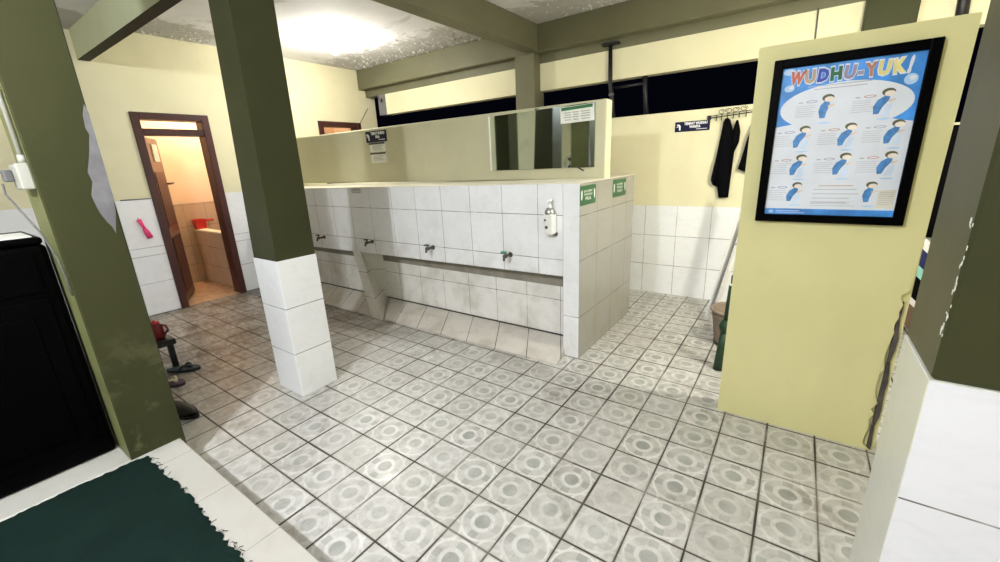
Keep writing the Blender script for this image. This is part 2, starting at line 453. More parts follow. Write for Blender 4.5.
# back wall: tiled low wall, open gap above it, hanging lintel wall
b = MB()
b.box(-3.82, 2.26, 3.6, 3.72, 0.905, 1.77, CREAM, by={'z': CAPC}); b.box(-3.82, 3.3, 3.59, 3.72, 0, 0.905, T_BACK)
b.box(2.26, 3.3, 3.6, 3.72, 0.905, 1.52, CREAM)
struct(b, 'wall_back')
b = MB()
b.box(-3.40, 3.3, 3.6, 3.72, 2.12, 2.39, CREAM); b.box(-3.56, -3.40, 3.6, 3.72, 2.12, 2.39, CEMENT)
b.box(-3.82, 3.3, 3.595, 3.72, 2.39, 2.48, BEAM)
b.box(-3.50, -3.47, 3.592, 3.6, 2.29, 2.34, BLACKP); b.box(-3.545, -3.53, 3.592, 3.6, 2.35, 2.365, BLACKP)
struct(b, 'wall_back_lintel')
# beams
b = MB(); b.box(-3.82, 3.3, 3.48, 3.60, 2.48, 2.74, BEAM, 0.004); struct(b, 'trim_2')
b = MB(); b.box(-0.965, -0.825, 0.69, 3.48, 2.49, 2.74, BEAM, 0.004); struct(b, 'trim_3')
b = MB(); b.box(-3.82, 3.3, 0.49, 0.575, 2.43, 2.74, BEAM, 0.004, {'y': BEAM_LIT, 'z': BEAM_SHADE}); struct(b, 'trim_4')
# unseen enclosure of the hall
b = MB(); b.box(3.3, 3.4, -6.0, 3.75, 0, 2.74, CREAM); struct(b, 'wall_right')
b = MB(); b.box(-3.82, 3.3, -6.0, -5.9, 0.15, 2.74, CREAM); struct(b, 'wall_front')
# centre partition wall on the trough
b = MB(); b.box(-3.82, 0.41, 2.28, 2.385, 1.24, 1.79, KHAKI, 0.012, seg=2, by={'x': CREAM}); struct(b, 'wall_centre')
b = MB()
edge = []
zz = 0.0
# poster wall: solid stub; the plaster on its right edge is broken back to the core
pts = [(1.360, 1.62, 0), (2.010, 1.62, 0)]
z = 0.0
for i in range(26):
    z += random.uniform(0.02, 0.045)
    if z > 0.78: break
    pts.append((2.006 + random.uniform(-0.020, 0.004) - (0.008 if z < 0.5 else 0), 1.62, z))
pts += [(2.020, 1.62, 0.80), (2.030, 1.62, 1.83), (1.360, 1.62, 1.83)]
b.prism(pts, (0, 0.02, 0), PANEL)
b.box(1.362, 2.028, 1.64, 1.73, 0, 1.825, PANEL)
core = [(2.0, 1.625, 0), (2.012, 1.625, 0)]
z = 0.0
while z < 0.74:
    z += random.uniform(0.03, 0.06); core.append((2.014 + random.uniform(-0.005, 0.007), 1.625, z))
core.append((2.0, 1.625, z))
b.prism(core, (0, 0.10, 0), RUBBLE)
struct(b, 'wall_poster')

# ------------------------------------------------------------------ washrooms behind the left wall
b = MB()
b.box(-5.05, -4.95, 0.1, 3.75, 1.05, 2.74, BATH_W); b.box(-5.05, -4.95, 0.1, 3.75, 0, 1.05, BATH_T)
b.box(-5.05, -3.96, 0.05, 0.1, 0, 2.74, BATH_W)
b.box(-4.95, -3.96, 2.0, 2.1, 0, 2.74, BATH_W)
b.box(-5.05, -3.96, 3.75, 3.85, 0, 2.74, BATH_W)
struct(b, 'wall_washroom')
b = MB(); b.box(-5.05, -3.82, 0.05, 3.85, -0.12, 0.004, BATH_F); struct(b, 'floor_washroom')
b = MB(); b.box(-5.05, -3.9, 0.05, 3.85, 2.74, 2.84, BATH_W); struct(b, 'ceiling_washroom')

def door(idx, y0, y1, zt, leaf):
    root = bpy.data.objects.new('door_%d' % idx, None); COL.objects.link(root); root.location = (-3.84, (y0+y1)/2, 0); root['kind'] = 'structure'
    f = MB(); j = 0.07; xa, xb = -3.97, -3.80
    f.box(xa, xb, y0, y0+j, 0, zt, WOOD, 0.004); f.box(xa, xb, y1-j, y1, 0, zt, WOOD, 0.004)
    f.box(xa, xb, y0+j, y1-j, zt-0.065, zt, WOOD, 0.004); f.build('door_frame', root)
    t = MB(); t.box(xa+0.01, xb-0.01, y0+j, y1-j, 1.805, 1.87, WOOD, 0.004); t.build('transom_bar', root)
    if leaf:
        l = MB(); h = Vector((-3.93, y0+j+0.01, 0)); d = Vector((-0.47, 0.245, 0)); d.normalize(); n = Vector((-d.y, d.x, 0)); L = 0.52
        def P(u, v, z): return h + d*u + n*v + Vector((0, 0, z))
        def slab(mb, u0, u1, v0, v1, z0, z1, mat):
            vs = [P(u, v, q) for q in (z0, z1) for v in (v0, v1) for u in (u0, u1)]
            mb.solid(vs, [(0, 2, 3, 1), (4, 5, 7, 6), (0, 1, 5, 4), (2, 6, 7, 3), (0, 4, 6, 2), (1, 3, 7, 5)], mat)
        slab(l, 0, L, -0.018, 0.018, 0.03, 1.80, LEAF)
        for (z0, z1) in ((0.12, 0.75), (0.87, 1.45)):
            slab(l, 0.07, L-0.07, -0.024, -0.018, z0, z1, WOOD)
        lf = l.build('door_leaf', root)
        s_ = MB(); slab(s_, L*0.38, L*0.80, -0.026, -0.018, 1.56, 1.74, PAPER); s_.build('notice', lf)
        hd = MB(); hd.tube([P(L-0.03, -0.02, 1.32), P(L-0.03, -0.06, 1.32), P(L+0.08, -0.06, 1.325)], 0.011, BRASS); hd.build('door_handle', lf)
    return root
door(1, D1[0], D1[1], D1[2], True)
door(2, D2[0], D2[1], D2[2], False)
g = MB(); g.box(-3.93, -3.90, D2[0]+0.07, D2[1]-0.07, 0.02, 1.80, LEAF); g.build('door_leaf', bpy.data.objects['door_2'])

r = thing('water_tank', 'tan tiled water tank in the lit washroom corner with pale rim', 'water tank', (-4.45, 1.46, 0))
k = MB(); k.box(-4.945, -3.97, 1.42, 1.50, 0.006, 0.69, BATH_TX); k.build('tank_wall', r)
k = MB(); k.box(-4.945, -3.97, 1.41, 1.51, 0.69, 0.715, CAPC, 0.006); k.build('rim', r)

r = thing('water_scoop', 'red square plastic scoop resting on washroom tank rim', 'scoop', (-4.85, 1.46, 0.715))
k = MB()
vs = []
for (h, q) in ((0.0, 0.052), (0.125, 0.066)):
    vs += [(-4.85-q, 1.46-q, 0.715+h), (-4.85+q, 1.46-q, 0.715+h), (-4.85+q, 1.46+q, 0.715+h), (-4.85-q, 1.46+q, 0.715+h)]
k.solid(vs, [(0, 3, 2, 1), (0, 1, 5, 4), (1, 2, 6, 5), (2, 3, 7, 6), (3, 0, 4, 7)], RED); k.build('bowl', r)
k = MB(); k.tube([(-4.85, 1.515, 0.82), (-4.85, 1.63, 0.815)], 0.013, RED); k.build('handle', r)

# ------------------------------------------------------------------ pillars
def pillar(label, x0, x1, y0, y1, zt, tile_top, by_tile, shaft_top=None, shaft_mat=OLIVE, by=None, z0=0.0):
    r = thing('pillar', label, 'pillar', ((x0+x1)/2, (y0+y1)/2, z0), None)
    a = MB()
    s0 = tile_top if tile_top else z0
    c = 0.004 if tile_top else 0
    if shaft_top:
        X0, X1, Y0, Y1 = shaft_top
        vs = [(x0+c, y0+c, s0), (x1-c, y0+c, s0), (x1-c, y1-c, s0), (x0+c, y1-c, s0), (X0, Y0, zt), (X1, Y0, zt), (X1, Y1, zt), (X0, Y1, zt)]
        a.solid(vs, [(0, 3, 2, 1), (4, 5, 6, 7), (0, 1, 5, 4), (1, 2, 6, 5), (2, 3, 7, 6), (3, 0, 4, 7)], shaft_mat, by)
    else: a.box(x0+c, x1-c, y0+c, y1-c, s0, zt, shaft_mat, 0.006, by)
    a.build('shaft', r)
    if tile_top:
        a = MB(); a.box(x0, x1, y0, y1, z0, tile_top, by_tile['x'], 0.002, by_tile); a.build('tile_cladding', r)
    return r
pillar('olive pillar with white tiled base in front of the wash trough', -1.145, -0.862, 0.44, 0.692, 2.74, 0.892, {'x': T_PY, 'y': T_PX}, (-1.035, -0.842, 0.46, 0.69))
r = pillar('thick olive pillar with grey plaster patch beside the black cabinet', -1.05, -0.786, -0.415, -0.205, 2.74, None, None, None, OLIVE_W, {'y': OLIVE_LIT})
k = MB()
pp = [(-0.211, 1.69), (-0.224, 1.65), (-0.228, 1.60), (-0.222, 1.575), (-0.236, 1.516), (-0.246, 1.48), (-0.262, 1.43), (-0.256, 1.39), (-0.272, 1.34), (-0.268, 1.30), (-0.264, 1.271), (-0.250, 1.227), (-0.238, 1.205), (-0.232, 1.175), (-0.226, 1.205), (-0.213, 1.26), (-0.206, 1.33), (-0.205, 1.48), (-0.205, 1.574), (-0.205, 1.66)]
k.prism([(-0.7862, y, z) for y, z in pp], (0.0022, 0, 0), CEMENT); o = k.build('plaster_patch', r); o['label'] = 'bare grey plaster patch'
rpil = pillar('olive pillar with white tiled base at right beside poster wall', 1.868, 2.20, 0.493, 0.782, 2.48, 0.888, {'x': T_RY, 'y': T_RX}, None, OLIVE, {'x': OLIVE_R})
k = MB(); rnd = random.Random(11)
for i in range(20):
    z = rnd.uniform(0.99, 1.24); y = 0.496+rnd.random()**2*0.02; q = rnd.uniform(0.002, 0.007)
    if 1.04 < z < 1.09: q *= 0.4
    k.prism([(1.872, y, z-q*1.6), (1.872, y+q*0.8, z-q*0.3), (1.872, y+q*0.5, z+q*1.4), (1.872, y-q*0.3, z+q)], (-0.0012, 0, 0), PAPER)
o = k.build('paint_chips', rpil); o['kind'] = 'stuff'; o['label'] = 'white chips where paint has flaked'
pillar('grey olive pillar rising behind the centre wall and mirror', -1.115, -0.87, 3.475, 3.68, 2.48, None, None, None, BEAM)
pillar('olive pillar rising behind the poster wall top', 1.81, 2.09, 3.475, 3.68, 2.48, None, None, None, OLIVE_W)
pillar('olive pillar seen reflected in the mirror', -3.0, -2.7, -1.45, -1.15, 2.74, None, None, None, OLIVE)

# ------------------------------------------------------------------ wash trough
def tilt(o):
    for v in o.data.vertices:
        if v.co.z > 0.55: v.co.z -= 0.011*max(0.0, 0.305-(v.co.x-1.7))
r = thing('wash_trough', 'long white tiled wash trough with recessed foot below centre wall', 'wash trough', (-1.7, 2.0, 0))
k = MB(); k.box(-3.815, 0.305, 1.80, 2.36, 0.605, 1.24, T_UP, 0.003); tilt(k.build('tap_wall', r))
k = MB(); k.box(-3.815, 0.305, 1.92, 2.2, 0.0, 0.605, T_REC); k.build('recess_wall', r)
k = MB(); k.box(-3.815, 0.305, 2.36, 2.90, 0.0, 1.24, T_UP); tilt(k.build('rear_wall', r))
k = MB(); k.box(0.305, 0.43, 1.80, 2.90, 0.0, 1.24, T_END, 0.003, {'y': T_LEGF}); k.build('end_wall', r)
k = MB(); k.box(-3.815, 0.432, 1.798, 2.902, 1.24, 1.248, CAPC, 0.003); tilt(k.build('cap', r))
def skirt(x0, x1, y_front, hz, xs=0.0, xl=0.0):
    q = MB()
    q.solid([(x0+xl, y_front, 0), (x0, 1.92, 0), (x0, 1.92, hz), (x0+xl, y_front, 0.012), (x1+xs, y_front, 0), (x1, 1.92, 0), (x1, 1.92, hz), (x1+xs, y_front, 0.012)],
            [(0, 1, 2, 3), (4, 7, 6, 5), (0, 3, 7, 4), (3, 2, 6, 7), (2, 1, 5, 6), (1, 0, 4, 5)], T_APR)
    q.build('sloping_skirt', r)
k = MB(); k.box(-3.815, 0.305, 1.914, 1.92, 0.490, 0.60, LIP_SHADE); o = k.build('lip_shade_strip', r); o['label'] = 'cement grey strip deepening the shadow under tile lip'  # added strip that deepens the shadow band below the overhang
k = MB(); k.tube([(-3.8, 1.914, 0.102), (0.305, 1.914, 0.102)], 0.006, GRIME, 6); k.build('mortar_joint', r)
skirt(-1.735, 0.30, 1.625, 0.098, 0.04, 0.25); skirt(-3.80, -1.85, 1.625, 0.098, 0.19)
k = MB()
vs = [(-1.655, 1.608, 0), (-1.49, 1.60, 0), (-1.96, 1.80, 0.605), (-2.085, 1.80, 0.605), (-1.85, 1.93, 0), (-1.73, 1.93, 0), (-1.73, 1.93, 0.605), (-1.88, 1.93, 0.605)]
k.solid(vs, [(0, 1, 2, 3), (1, 5, 6, 2), (5, 4, 7, 6), (4, 0, 3, 7), (3, 2, 6, 7), (0, 4, 5, 1)], T_DIV); k.build('divider', r)
k = MB(); k.box(-1.99, -1.80, 1.797, 1.8, 1.165, 1.218, PAPER)
for zz in (1.205, 1.190, 1.174): k.box(-1.965 + (0.02 if zz < 1.18 else 0), -1.82, 1.7955, 1.797, zz-0.0035, zz+0.0035, PAPERG)
tag(k.build('notice_sticker'), 'small faded text sticker on trough tile left of centre', 'sticker')

# taps
def tap(x, label, hmat):
    tz = 0.728 - 0.011*(0.305-x)
    r = thing('tap', label, 'tap', (x, 1.80, tz), 'taps along the wash trough')
    k = MB(); k.lathe((x, 1.80, tz), [(0, 0.0), (0.02, 0.0), (0.02, 0.006), (0.011, 0.01), (0.011, 0.06), (0.015, 0.062), (0.015, 0.085), (0, 0.088)], BRASS, 14, 'y'); k.build('body', r)
    k = MB(); k.tube([(x, 1.745, tz), (x, 1.722, tz-0.003), (x, 1.712, tz-0.014), (x, 1.711, tz-0.03)], [0.009, 0.009, 0.009, 0.010], BRASS, 10); k.build('spout', r)
    k = MB(); k.tube([(x, 1.735, tz+0.008), (x, 1.735, tz+0.026)], 0.007, BRASS); k.tube([(x+0.008, 1.735, tz+0.028), (x-0.016, 1.732, tz+0.029), (x-0.038, 1.728, tz+0.027)], [0.010, 0.009, 0.007], hmat, 8); k.build('handle', r)
tap(-2.55, 'brass tap beside the olive pillar, furthest left of the four', BRASS)
tap(-1.74, 'brass tap just right of the trough divider', BRASS)
tap(-0.93, 'brass tap third from left along the trough, dark handle', BRASS)
tap(-0.13, 'green handled tap below and left of the soap bottle', TEALH)

# soap bottle in its holder
r = thing('soap_dispenser', 'white pump soap bottle hung on trough tiles near the corner', 'soap dispenser', (0.225, 1.765, 0.905))
k = MB(); k.box(0.190, 0.262, 1.73, 1.798, 0.905, 1.045, WHITEP, 0.012, seg=3); k.build('bottle', r)
k = MB(); k.lathe((0.226, 1.764, 1.045), [(0.034, -0.004), (0.034, 0.02), (0.026, 0.035), (0.012, 0.042)], CHROME, 18)
k.build('shoulder', r)
k = MB(); k.lathe((0.226, 1.764, 1.085), [(0.013, 0), (0.013, 0.02), (0.006, 0.022), (0.006, 0.04), (0.016, 0.042), (0.016, 0.055), (0, 0.057)], WHITEB, 14)
k.tube([(0.226, 1.764, 1.135), (0.226, 1.735, 1.133), (0.226, 1.722, 1.126)], 0.006, WHITEB); k.build('pump', r)
k = MB()
for (x, z, q) in ((0.207, 1.005, 0.009), (0.217, 0.956, 0.013)):
    k = MB(); k.prism([(x+q*math.cos(a)*(1 if i % 2 else .8), 1.7292, z+q*math.sin(a)*(1 if i % 2 else .8)) for i, a in enumerate(2*math.pi*j/10 for j in range(10))], (0, 0.001, 0), INK); k.build('label_mark', r)
k = MB(); k.box(0.235, 0.268, 1.78, 1.80, 0.895, 0.915, BLACKP, 0.003); k.build('wall_bracket', r)

# mirror and its notice
r = thing('wall_mirror', 'wide mirror on centre wall above the trough right end', 'mirror', (-0.14, 2.27, 1.325))
k = MB(); k.prism([(-0.61, 2.268, 1.325), (0.328, 2.268, 1.33), (0.328, 2.268, 1.775), (-0.612, 2.268, 1.76)], (0, 0.009, 0), MIRROR); k.build('glass', r)
k = MB(); k.box(-0.618, -0.606, 2.265, 2.28, 1.325, 1.762, WHITEP)
k.build('edge_strip', r)
k = MB(); k.box(-0.17, -0.135, 2.262, 2.28, 1.765, 1.78, CHROME, 0.002); k.build('clip', r)
k = MB(); k.tube([(0.19, 2.264, 1.335), (0.225, 2.255, 1.318), (0.25, 2.255, 1.305)], 0.005, BLACKP, 6); k.build('clip', r)
k = MB(); k.prism([(0.055, 2.2665, 1.648), (0.322, 2.2665, 1.654), (0.318, 2.2665, 1.770), (0.050, 2.2665, 1.762)], (0, 0.001, 0), PAPER)
k.prism([(0.060, 2.2655, 1.737), (0.308, 2.2655, 1.745), (0.308, 2.2655, 1.767), (0.060, 2.2655, 1.759)], (0, 0.001, 0), STGREEN)
for i, zz in enumerate((1.722, 1.706, 1.690, 1.672)):
    for (xa, xb) in ((0.08, 0.14), (0.15, 0.20), (0.215, 0.29)):
        xa += 0.008*(i % 2); k.box(xa, xb, 2.2657, 2.2665, zz-0.0032+0.01*(xa-0.08), zz+0.0032+0.01*(xa-0.08), PAPERG)
tag(k.build('mirror_notice'), 'white notice with green heading stuck on mirror corner', 'notice')

# signs
def matA(x, y, z): return Matrix.Translation((x, y, z)) @ Matrix.Rotation(math.radians(90), 4, 'X')          # readable from -y
def matB(x, y, z): return Matrix.Translation((x, y, z)) @ Matrix.Rotation(math.radians(90), 4, 'Z') @ Matrix.Rotation(math.radians(90), 4, 'X')  # readable from +x
def wudhu_sign(x0, x1, z0, z1, yb, last, label):
    k = MB(); k.box(x0, x1, yb-0.006, yb, z0, z1, NAVY, 0.001)
    W = x1-x0; H = z1-z0; y = yb-0.0068
    k.text('TEMPAT WUDHU', SIGNW, matA(x0+W*0.60, y, z0+H*0.76), H*0.34, W*0.66, 0.0015)
    k.text(last, SIGNW, matA(x0+W*0.58, y, z0+H*0.44), H*0.34, W*(0.32 if len(last) > 4 else 0.2), 0.0015)
    k.box(x0+W*0.62, x0+W*0.93, y, y+0.001, z0+H*0.17, z0+H*0.22, SIGNW)
    # tap and running water emblem
    c = x0+W*0.115; zc = z0+H*0.5; q = H
    k.prism([(c-0.19*q, y, zc+0.26*q), (c+0.05*q, y, zc+0.24*q), (c+0.17*q, y, zc+0.10*q), (c+0.19*q, y, zc-0.32*q), (c+0.04*q, y, zc-0.34*q), (c+0.02*q, y, zc-0.02*q), (c-0.08*q, y, zc+0.10*q), (c-0.19*q, y, zc+0.14*q)], (0, 0.001, 0), SIGNW)
    k.box(c-0.22*q, c-0.05*q, y, y+0.001, zc-0.03*q, zc+0.03*q, SIGNW)
    tag(k.build('direction_sign'), label, 'sign', None)
wudhu_sign(0.566, 0.862, 1.588, 1.676, 3.60, 'WANITA', 'navy lettered sign on back wall left of the coat rack')
wudhu_sign(-2.25, -1.925, 1.65, 1.76, 2.28, 'PRIA', 'navy lettered sign high on centre wall above two papers')
for (z0, z1, lab) in ((1.553, 1.645, 'white notice paper with dark heading just under the navy sign'), (1.44, 1.545, 'lower white notice paper with dark heading on centre wall')):
    k = MB(); k.box(-2.205, -1.965, 2.276, 2.28, z0, z1, PAPER); k.box(-2.215, -1.965, 2.274, 2.276, z1-0.018, z1, INK)
    for i in range(4): k.box(-2.17+0.01*(i % 2), -2.0-0.012*(i % 3), 2.2752, 2.276, z1-0.036-0.014*i, z1-0.031-0.014*i, PAPERG)
    tag(k.build('notice_paper'), lab, 'notice', None)
def end_sticker(y0, y1, z0, z1, lines, label):
    k = MB(); x = 0.432; k.box(0.43, x, y0, y1, z0, z1, STGREEN); c = (y0+y1)/2; W = y1-y0; H = z1-z0
    for i, (tx, wd, hh) in enumerate(lines):
        k.text(tx, PAPER, matB(x+0.0006, c, z0+H*(0.70-0.17*i if i < 2 else 0.32)), H*hh, W*wd, 0.0006)
    for s in (-1, 1):
        yy = c + s*W*0.44
        k.poly([(x+0.0006, yy-s*0.02, z0+H*0.80), (x+0.0006, yy, z0+H*0.72), (x+0.0006, yy, z0+H*0.34), (x+0.0006, yy-s*0.012, z0+H*0.25), (x+0.0006, yy-s*0.02, z0+H*0.44)], SIGNW)
    tag(k.build('direction_sticker'), label, 'sticker', None)
end_sticker(1.795, 2.055, 1.095, 1.222, [('BATAS TEMPAT', .52, .16), ('WUDHU', .52, .16), ('PRIA', .36, .24)], 'green lettered sticker on trough end nearest the front corner')
end_sticker(2.385, 2.68, 1.095, 1.226, [('BATAS TEMPAT', .46, .16), ('WUDHU', .46, .16), ('WANITA', .40, .22)], 'green lettered sticker on trough end further from front corner')

# ------------------------------------------------------------------ poster
PX0, PX1, PZ0, PZ1 = 1.458, 1.912, 1.105, 1.730
r = thing('framed_poster', 'black framed blue poster of washing steps on yellow wall', 'poster', (1.685, 1.60, 1.07))
k = MB()
o0, o1, q0, q1 = 1.426, 1.946, 1.073, 1.764; yf, yb = 1.592, 1.62
for (x0, x1, z0, z1) in ((o0, PX0+0.002, q0, q1), (PX1-0.002, o1, q0, q1), (PX0, PX1, q0, PZ0+0.002), (PX0, PX1, PZ1-0.002, q1)):
    k.box(x0, x1, yf, yb, z0, z1, BLACK, 0.004, seg=2)
k.build('frame', r)
P_BLUE = plain('print sky blue', (0.055, 0.27, 0.72), 0.35, var=0.25, scale=12)
P_LB = plain('print pale blue', (0.42, 0.62, 0.86), 0.35)
P_WHITE = plain('print white', (0.70, 0.735, 0.81), 0.35, var=0.03)
P_BODY = plain('print clothing blue', (0.06, 0.22, 0.52), 0.4, var=0.2, scale=60)
P_SKIN = plain('print skin', (0.72, 0.58, 0.47), 0.4)
P_FACE = plain('print pale face', (0.80, 0.72, 0.64), 0.4)
P_HAIR = plain('print hair', (0.085, 0.085, 0.04), 0.4)
P_GREY = plain('print grey text', (0.44, 0.44, 0.48), 0.4)
P_PALE = plain('print very pale blue', (0.60, 0.70, 0.86), 0.35)
P_CREAM = plain('print cream', (0.66, 0.64, 0.54), 0.4)
P_L = {'W': plain('letter orange red', (0.55, 0.13, 0.07)), 'U': plain('letter tan', (0.50, 0.36, 0.25)), 'D': plain('letter blue', (0.03, 0.07, 0.42)),
       'H': plain('letter green', (0.01, 0.13, 0.06)), 'u': plain('letter grey violet', (0.30, 0.26, 0.40)), 'y': plain('letter red brown', (0.48, 0.20, 0.13)), 'o': plain('letter pale yellow', (0.75, 0.66, 0.25))}
k = MB(); W = PX1-PX0; H = PZ1-PZ0; Y0 = 1.607
def pt(u, v, l): return (PX0+W*u, Y0-0.0004*l, PZ1-H*v)
def pp2(uv, mat, l): k.poly([pt(u, v, l) for u, v in uv], mat)
def ell(u, v, ru, rv, mat, l, n=18, rot=0.0, a0=0, a1=2*math.pi):
    pts = []
    for i in range(n):
        a = a0+(a1-a0)*i/(n if a1-a0 > 6.2 else n-1); x = math.cos(a)*ru*W; y = math.sin(a)*rv*H
        pts.append((u+(x*math.cos(rot)-y*math.sin(rot))/W, v+(x*math.sin(rot)+y*math.cos(rot))/H))
    pp2(pts, mat, l)
k.box(PX0, PX1, Y0, 1.618, PZ0, PZ1, P_BLUE)
ell(0.5, 0.275, 0.475, 0.150, P_WHITE, 1, 48)
pp2([(0, 0.385), (0.10, 0.375), (0.22, 0.36), (0.78, 0.36), (0.90, 0.385), (1, 0.40), (1, 0.955), (0, 0.955)], P_WHITE, 1.5)
ell(0.075, 0.135, 0.04, 0.022, P_LB, 1); ell(0.09, 0.13, 0.02, 0.011, P_WHITE, 2); ell(0.925, 0.155, 0.045, 0.032, P_LB, 2); ell(0.935, 0.148, 0.022, 0.014, P_WHITE, 3)
ell(0.06, 0.03, 0.05, 0.02, P_LB, 1)
# coloured title with a white rim
title = [('W', 'W'), ('U', 'U'), ('D', 'D'), ('H', 'H'), ('U', 'u'), ('-', 'u'), ('Y', 'y'), ('U', 'o'), ('K', 'o'), ('!', None)]
us = [0.125, 0.225, 0.320, 0.415, 0.510, 0.585, 0.655, 0.740, 0.830, 0.905]
for i, ((ch, kk), u) in enumerate(zip(title, us)):
    mt = P_L[kk] if kk else P_WHITE
    tilt = Matrix.Rotation(math.radians((-5, 4, -3, 3, -4, 0, 5, -3, 4, -6)[i]), 4, 'Z')
    wd = {'W': 0.105, '-': 0.04, '!': 0.022}.get(ch, 0.078)*W
    k.text(ch, P_WHITE, matA(*pt(u, 0.077, 3)) @ tilt, 0.072, wd*1.18, 0.0070)
    k.text(ch, mt, matA(*pt(u, 0.077, 4)) @ tilt, 0.064, wd*1.06, 0.0042)
def lines(u0, u1, v0, n, dv, mat=P_GREY, th=0.0028, l=2):
    for i in range(n):
        e = random.uniform(0.0, 0.25)*(u1-u0); v = v0+dv*i
        pp2([(u0, v), (u1-e, v), (u1-e, v+th), (u0, v+th)], mat, l)
lines(0.22, 0.78, 0.135, 1, 0.02, P_GREY, 0.005); lines(0.27, 0.66, 0.155, 1, 0.02, P_GREY, 0.005)
def person(u, v, s, bend):
    """small printed boy in blue washing; u, v is the head"""
    dy = 0.12*s; sl = -0.028*s*bend
    pts = [(u-0.022*s, v+0.024*s), (u+0.014*s, v+0.024*s), (u+0.020*s+sl*0.3, v+0.050*s), (u+0.002*s+sl, v+0.090*s), (u-0.004*s+sl*1.4, v+0.128*s), (u-0.042*s+sl*1.3, v+0.130*s), (u-0.060*s+sl, v+0.085*s), (u-0.050*s+sl*0.5, v+0.045*s)]
    pp2(pts, P_BODY, 3)
    if bend: # basin of water and pale arms
        pp2([(u+0.00*s, v+0.075*s), (u+0.040*s, v+0.070*s), (u+0.030*s, v+0.140*s), (u-0.03*s, v+0.143*s)], P_PALE, 2)
    pp2([(u+0.005*s, v+0.050*s), (u+0.052*s, v+0.042*s), (u+0.056*s, v+0.050*s), (u+0.01*s, v+0.066*s)], P_SKIN, 4)
    ell(u, v+0.002, 0.045*s, 0.023*s, P_HAIR, 4, 16); ell(u+0.010*s, v+0.011*s, 0.036*s, 0.017*s, P_FACE, 5, 14)
    ell(u-0.002*s, v+0.19*s - 0.03*s, 0.05*s, 0.006*s, P_LB, 2, 12)
FIG = [(0.385, 0.215, 1.0, 0), (0.80, 0.215, 1.0, 1), (0.245, 0.405, 0.95, 1), (0.585, 0.405, 0.95, 1), (0.905, 0.405, 0.95, 1), (0.25, 0.595, 0.95, 1), (0.585, 0.595, 0.95, 1), (0.90, 0.595, 0.95, 1), (0.25, 0.785, 0.9, 1), (0.81, 0.785, 0.9, 0)]
for i, (u, v, s, bd) in enumerate(FIG):
    person(u, v, s, bd)
    if i < 9:
        w0 = 0.155 if i > 1 else 0.16; u0 = u-0.075-w0
        lines(u0, u0+w0, v+0.040, 6, 0.0135)
        ell(u0+w0*0.72, v+0.018, 0.042, 0.0085, P_L['y'] if i % 2 else P_L['u'], 2, 14); ell(u0+w0*0.72, v+0.018, 0.033, 0.005, P_WHITE, 3, 14)
        ell(u0+w0*0.2, v+0.02, 0.02, 0.005, P_GREY, 2, 10)
lines(0.42, 0.70, 0.79, 1, 0.02, P_L['U'], 0.006); lines(0.38, 0.74, 0.815, 4, 0.03, P_GREY, 0.005); lines(0.37, 0.72, 0.90, 3, 0.014)
pp2([(0.865, 0.825), (0.985, 0.82), (0.985, 0.94), (0.865, 0.94)], P_CREAM, 2); lines(0.875, 0.975, 0.835, 7, 0.013, P_GREY, 0.003, 3)
ell(0.06, 0.977, 0.022, 0.012, P_LB, 2); pp2([(0.1, 0.968), (0.3, 0.968), (0.3, 0.974), (0.1, 0.974)], P_LB, 2); pp2([(0.1, 0.981), (0.34, 0.981), (0.34, 0.986), (0.1, 0.986)], P_LB, 2)
k.build('printed_sheet', r)

# ------------------------------------------------------------------ coat rack and clothes
r = thing('coat_rack', 'scrolled wire coat rack fixed to the cream back wall', 'coat rack', (1.02, 3.585, 1.70))
k = MB(); k.tube([(0.845, 3.575, 1.684), (1.30, 3.575, 1.715)], 0.005, BLACKM, 6); k.tube([(0.845, 3.575, 1.700), (1.30, 3.575, 1.731)], 0.003, BLACKM, 6); k.box(0.838, 0.868, 3.575, 3.60, 1.672, 1.708, BLACKM, 0.003); k.build('rail', r)
k = MB()
for (x, s) in ((0.95, 1), (1.005, -1), (1.06, 1), (1.12, 1)):
    z = 1.70+(x-0.845)*0.066
    pts = [(x+s*0.030*math.cos(a)*(1-a/14), 3.575, z+0.022+0.022*math.sin(a)*(1-a/14)) for a in (0.5*i for i in range(17))]
    k.tube(pts, 0.0024, BLACKM, 5)
k.build('scroll', r)
for x in (0.915, 0.955, 1.0, 1.045, 1.09, 1.14):
    z = 1.685+(x-0.845)*0.066
    k = MB(); k.tube([(x, 3.572, z+0.02), (x, 3.570, z-0.02), (x, 3.558, z-0.032), (x, 3.545, z-0.022)], 0.0035, BLACKM, 6); k.build('hook', r)
def cloth(name, outline, y, depth, mat, label, cat, seed, sub=3):
    """hanging cloth: outline in x, z filled with a fine grid and pushed into soft vertical folds"""
    rnd = random.Random(seed)
    t = bmesh.new(); vs = [t.verts.new((x, 0, z)) for x, z in outline]; f = t.faces.new(vs)
    bmesh.ops.triangulate(t, faces=[f]); bmesh.ops.subdivide_edges(t, edges=t.edges[:], cuts=sub, use_grid_fill=True)
    bmesh.ops.triangulate(t, faces=t.faces[:])
    ph = rnd.uniform(0, 6)
    for v in t.verts:
        v.co.y = depth*(0.5*math.sin(v.co.x*75+ph+v.co.z*3)+0.35*math.sin(v.co.x*140-v.co.z*5))
    me_b = MB(); back = bmesh.ops.duplicate(t, geom=t.faces[:])
    for e in back['geom']:
        if isinstance(e, bmesh.types.BMVert): e.co.y += 0.012
    bnd = [e for e in t.edges if e.is_boundary]
    bmesh.ops.bridge_loops(t, edges=bnd)
    for fa in t.faces: fa.smooth = True
    me_b.merge(t, mat, mtx=Matrix.Translation((0, y, 0)), smooth=True)
    return tag(me_b.build(name), label, cat)
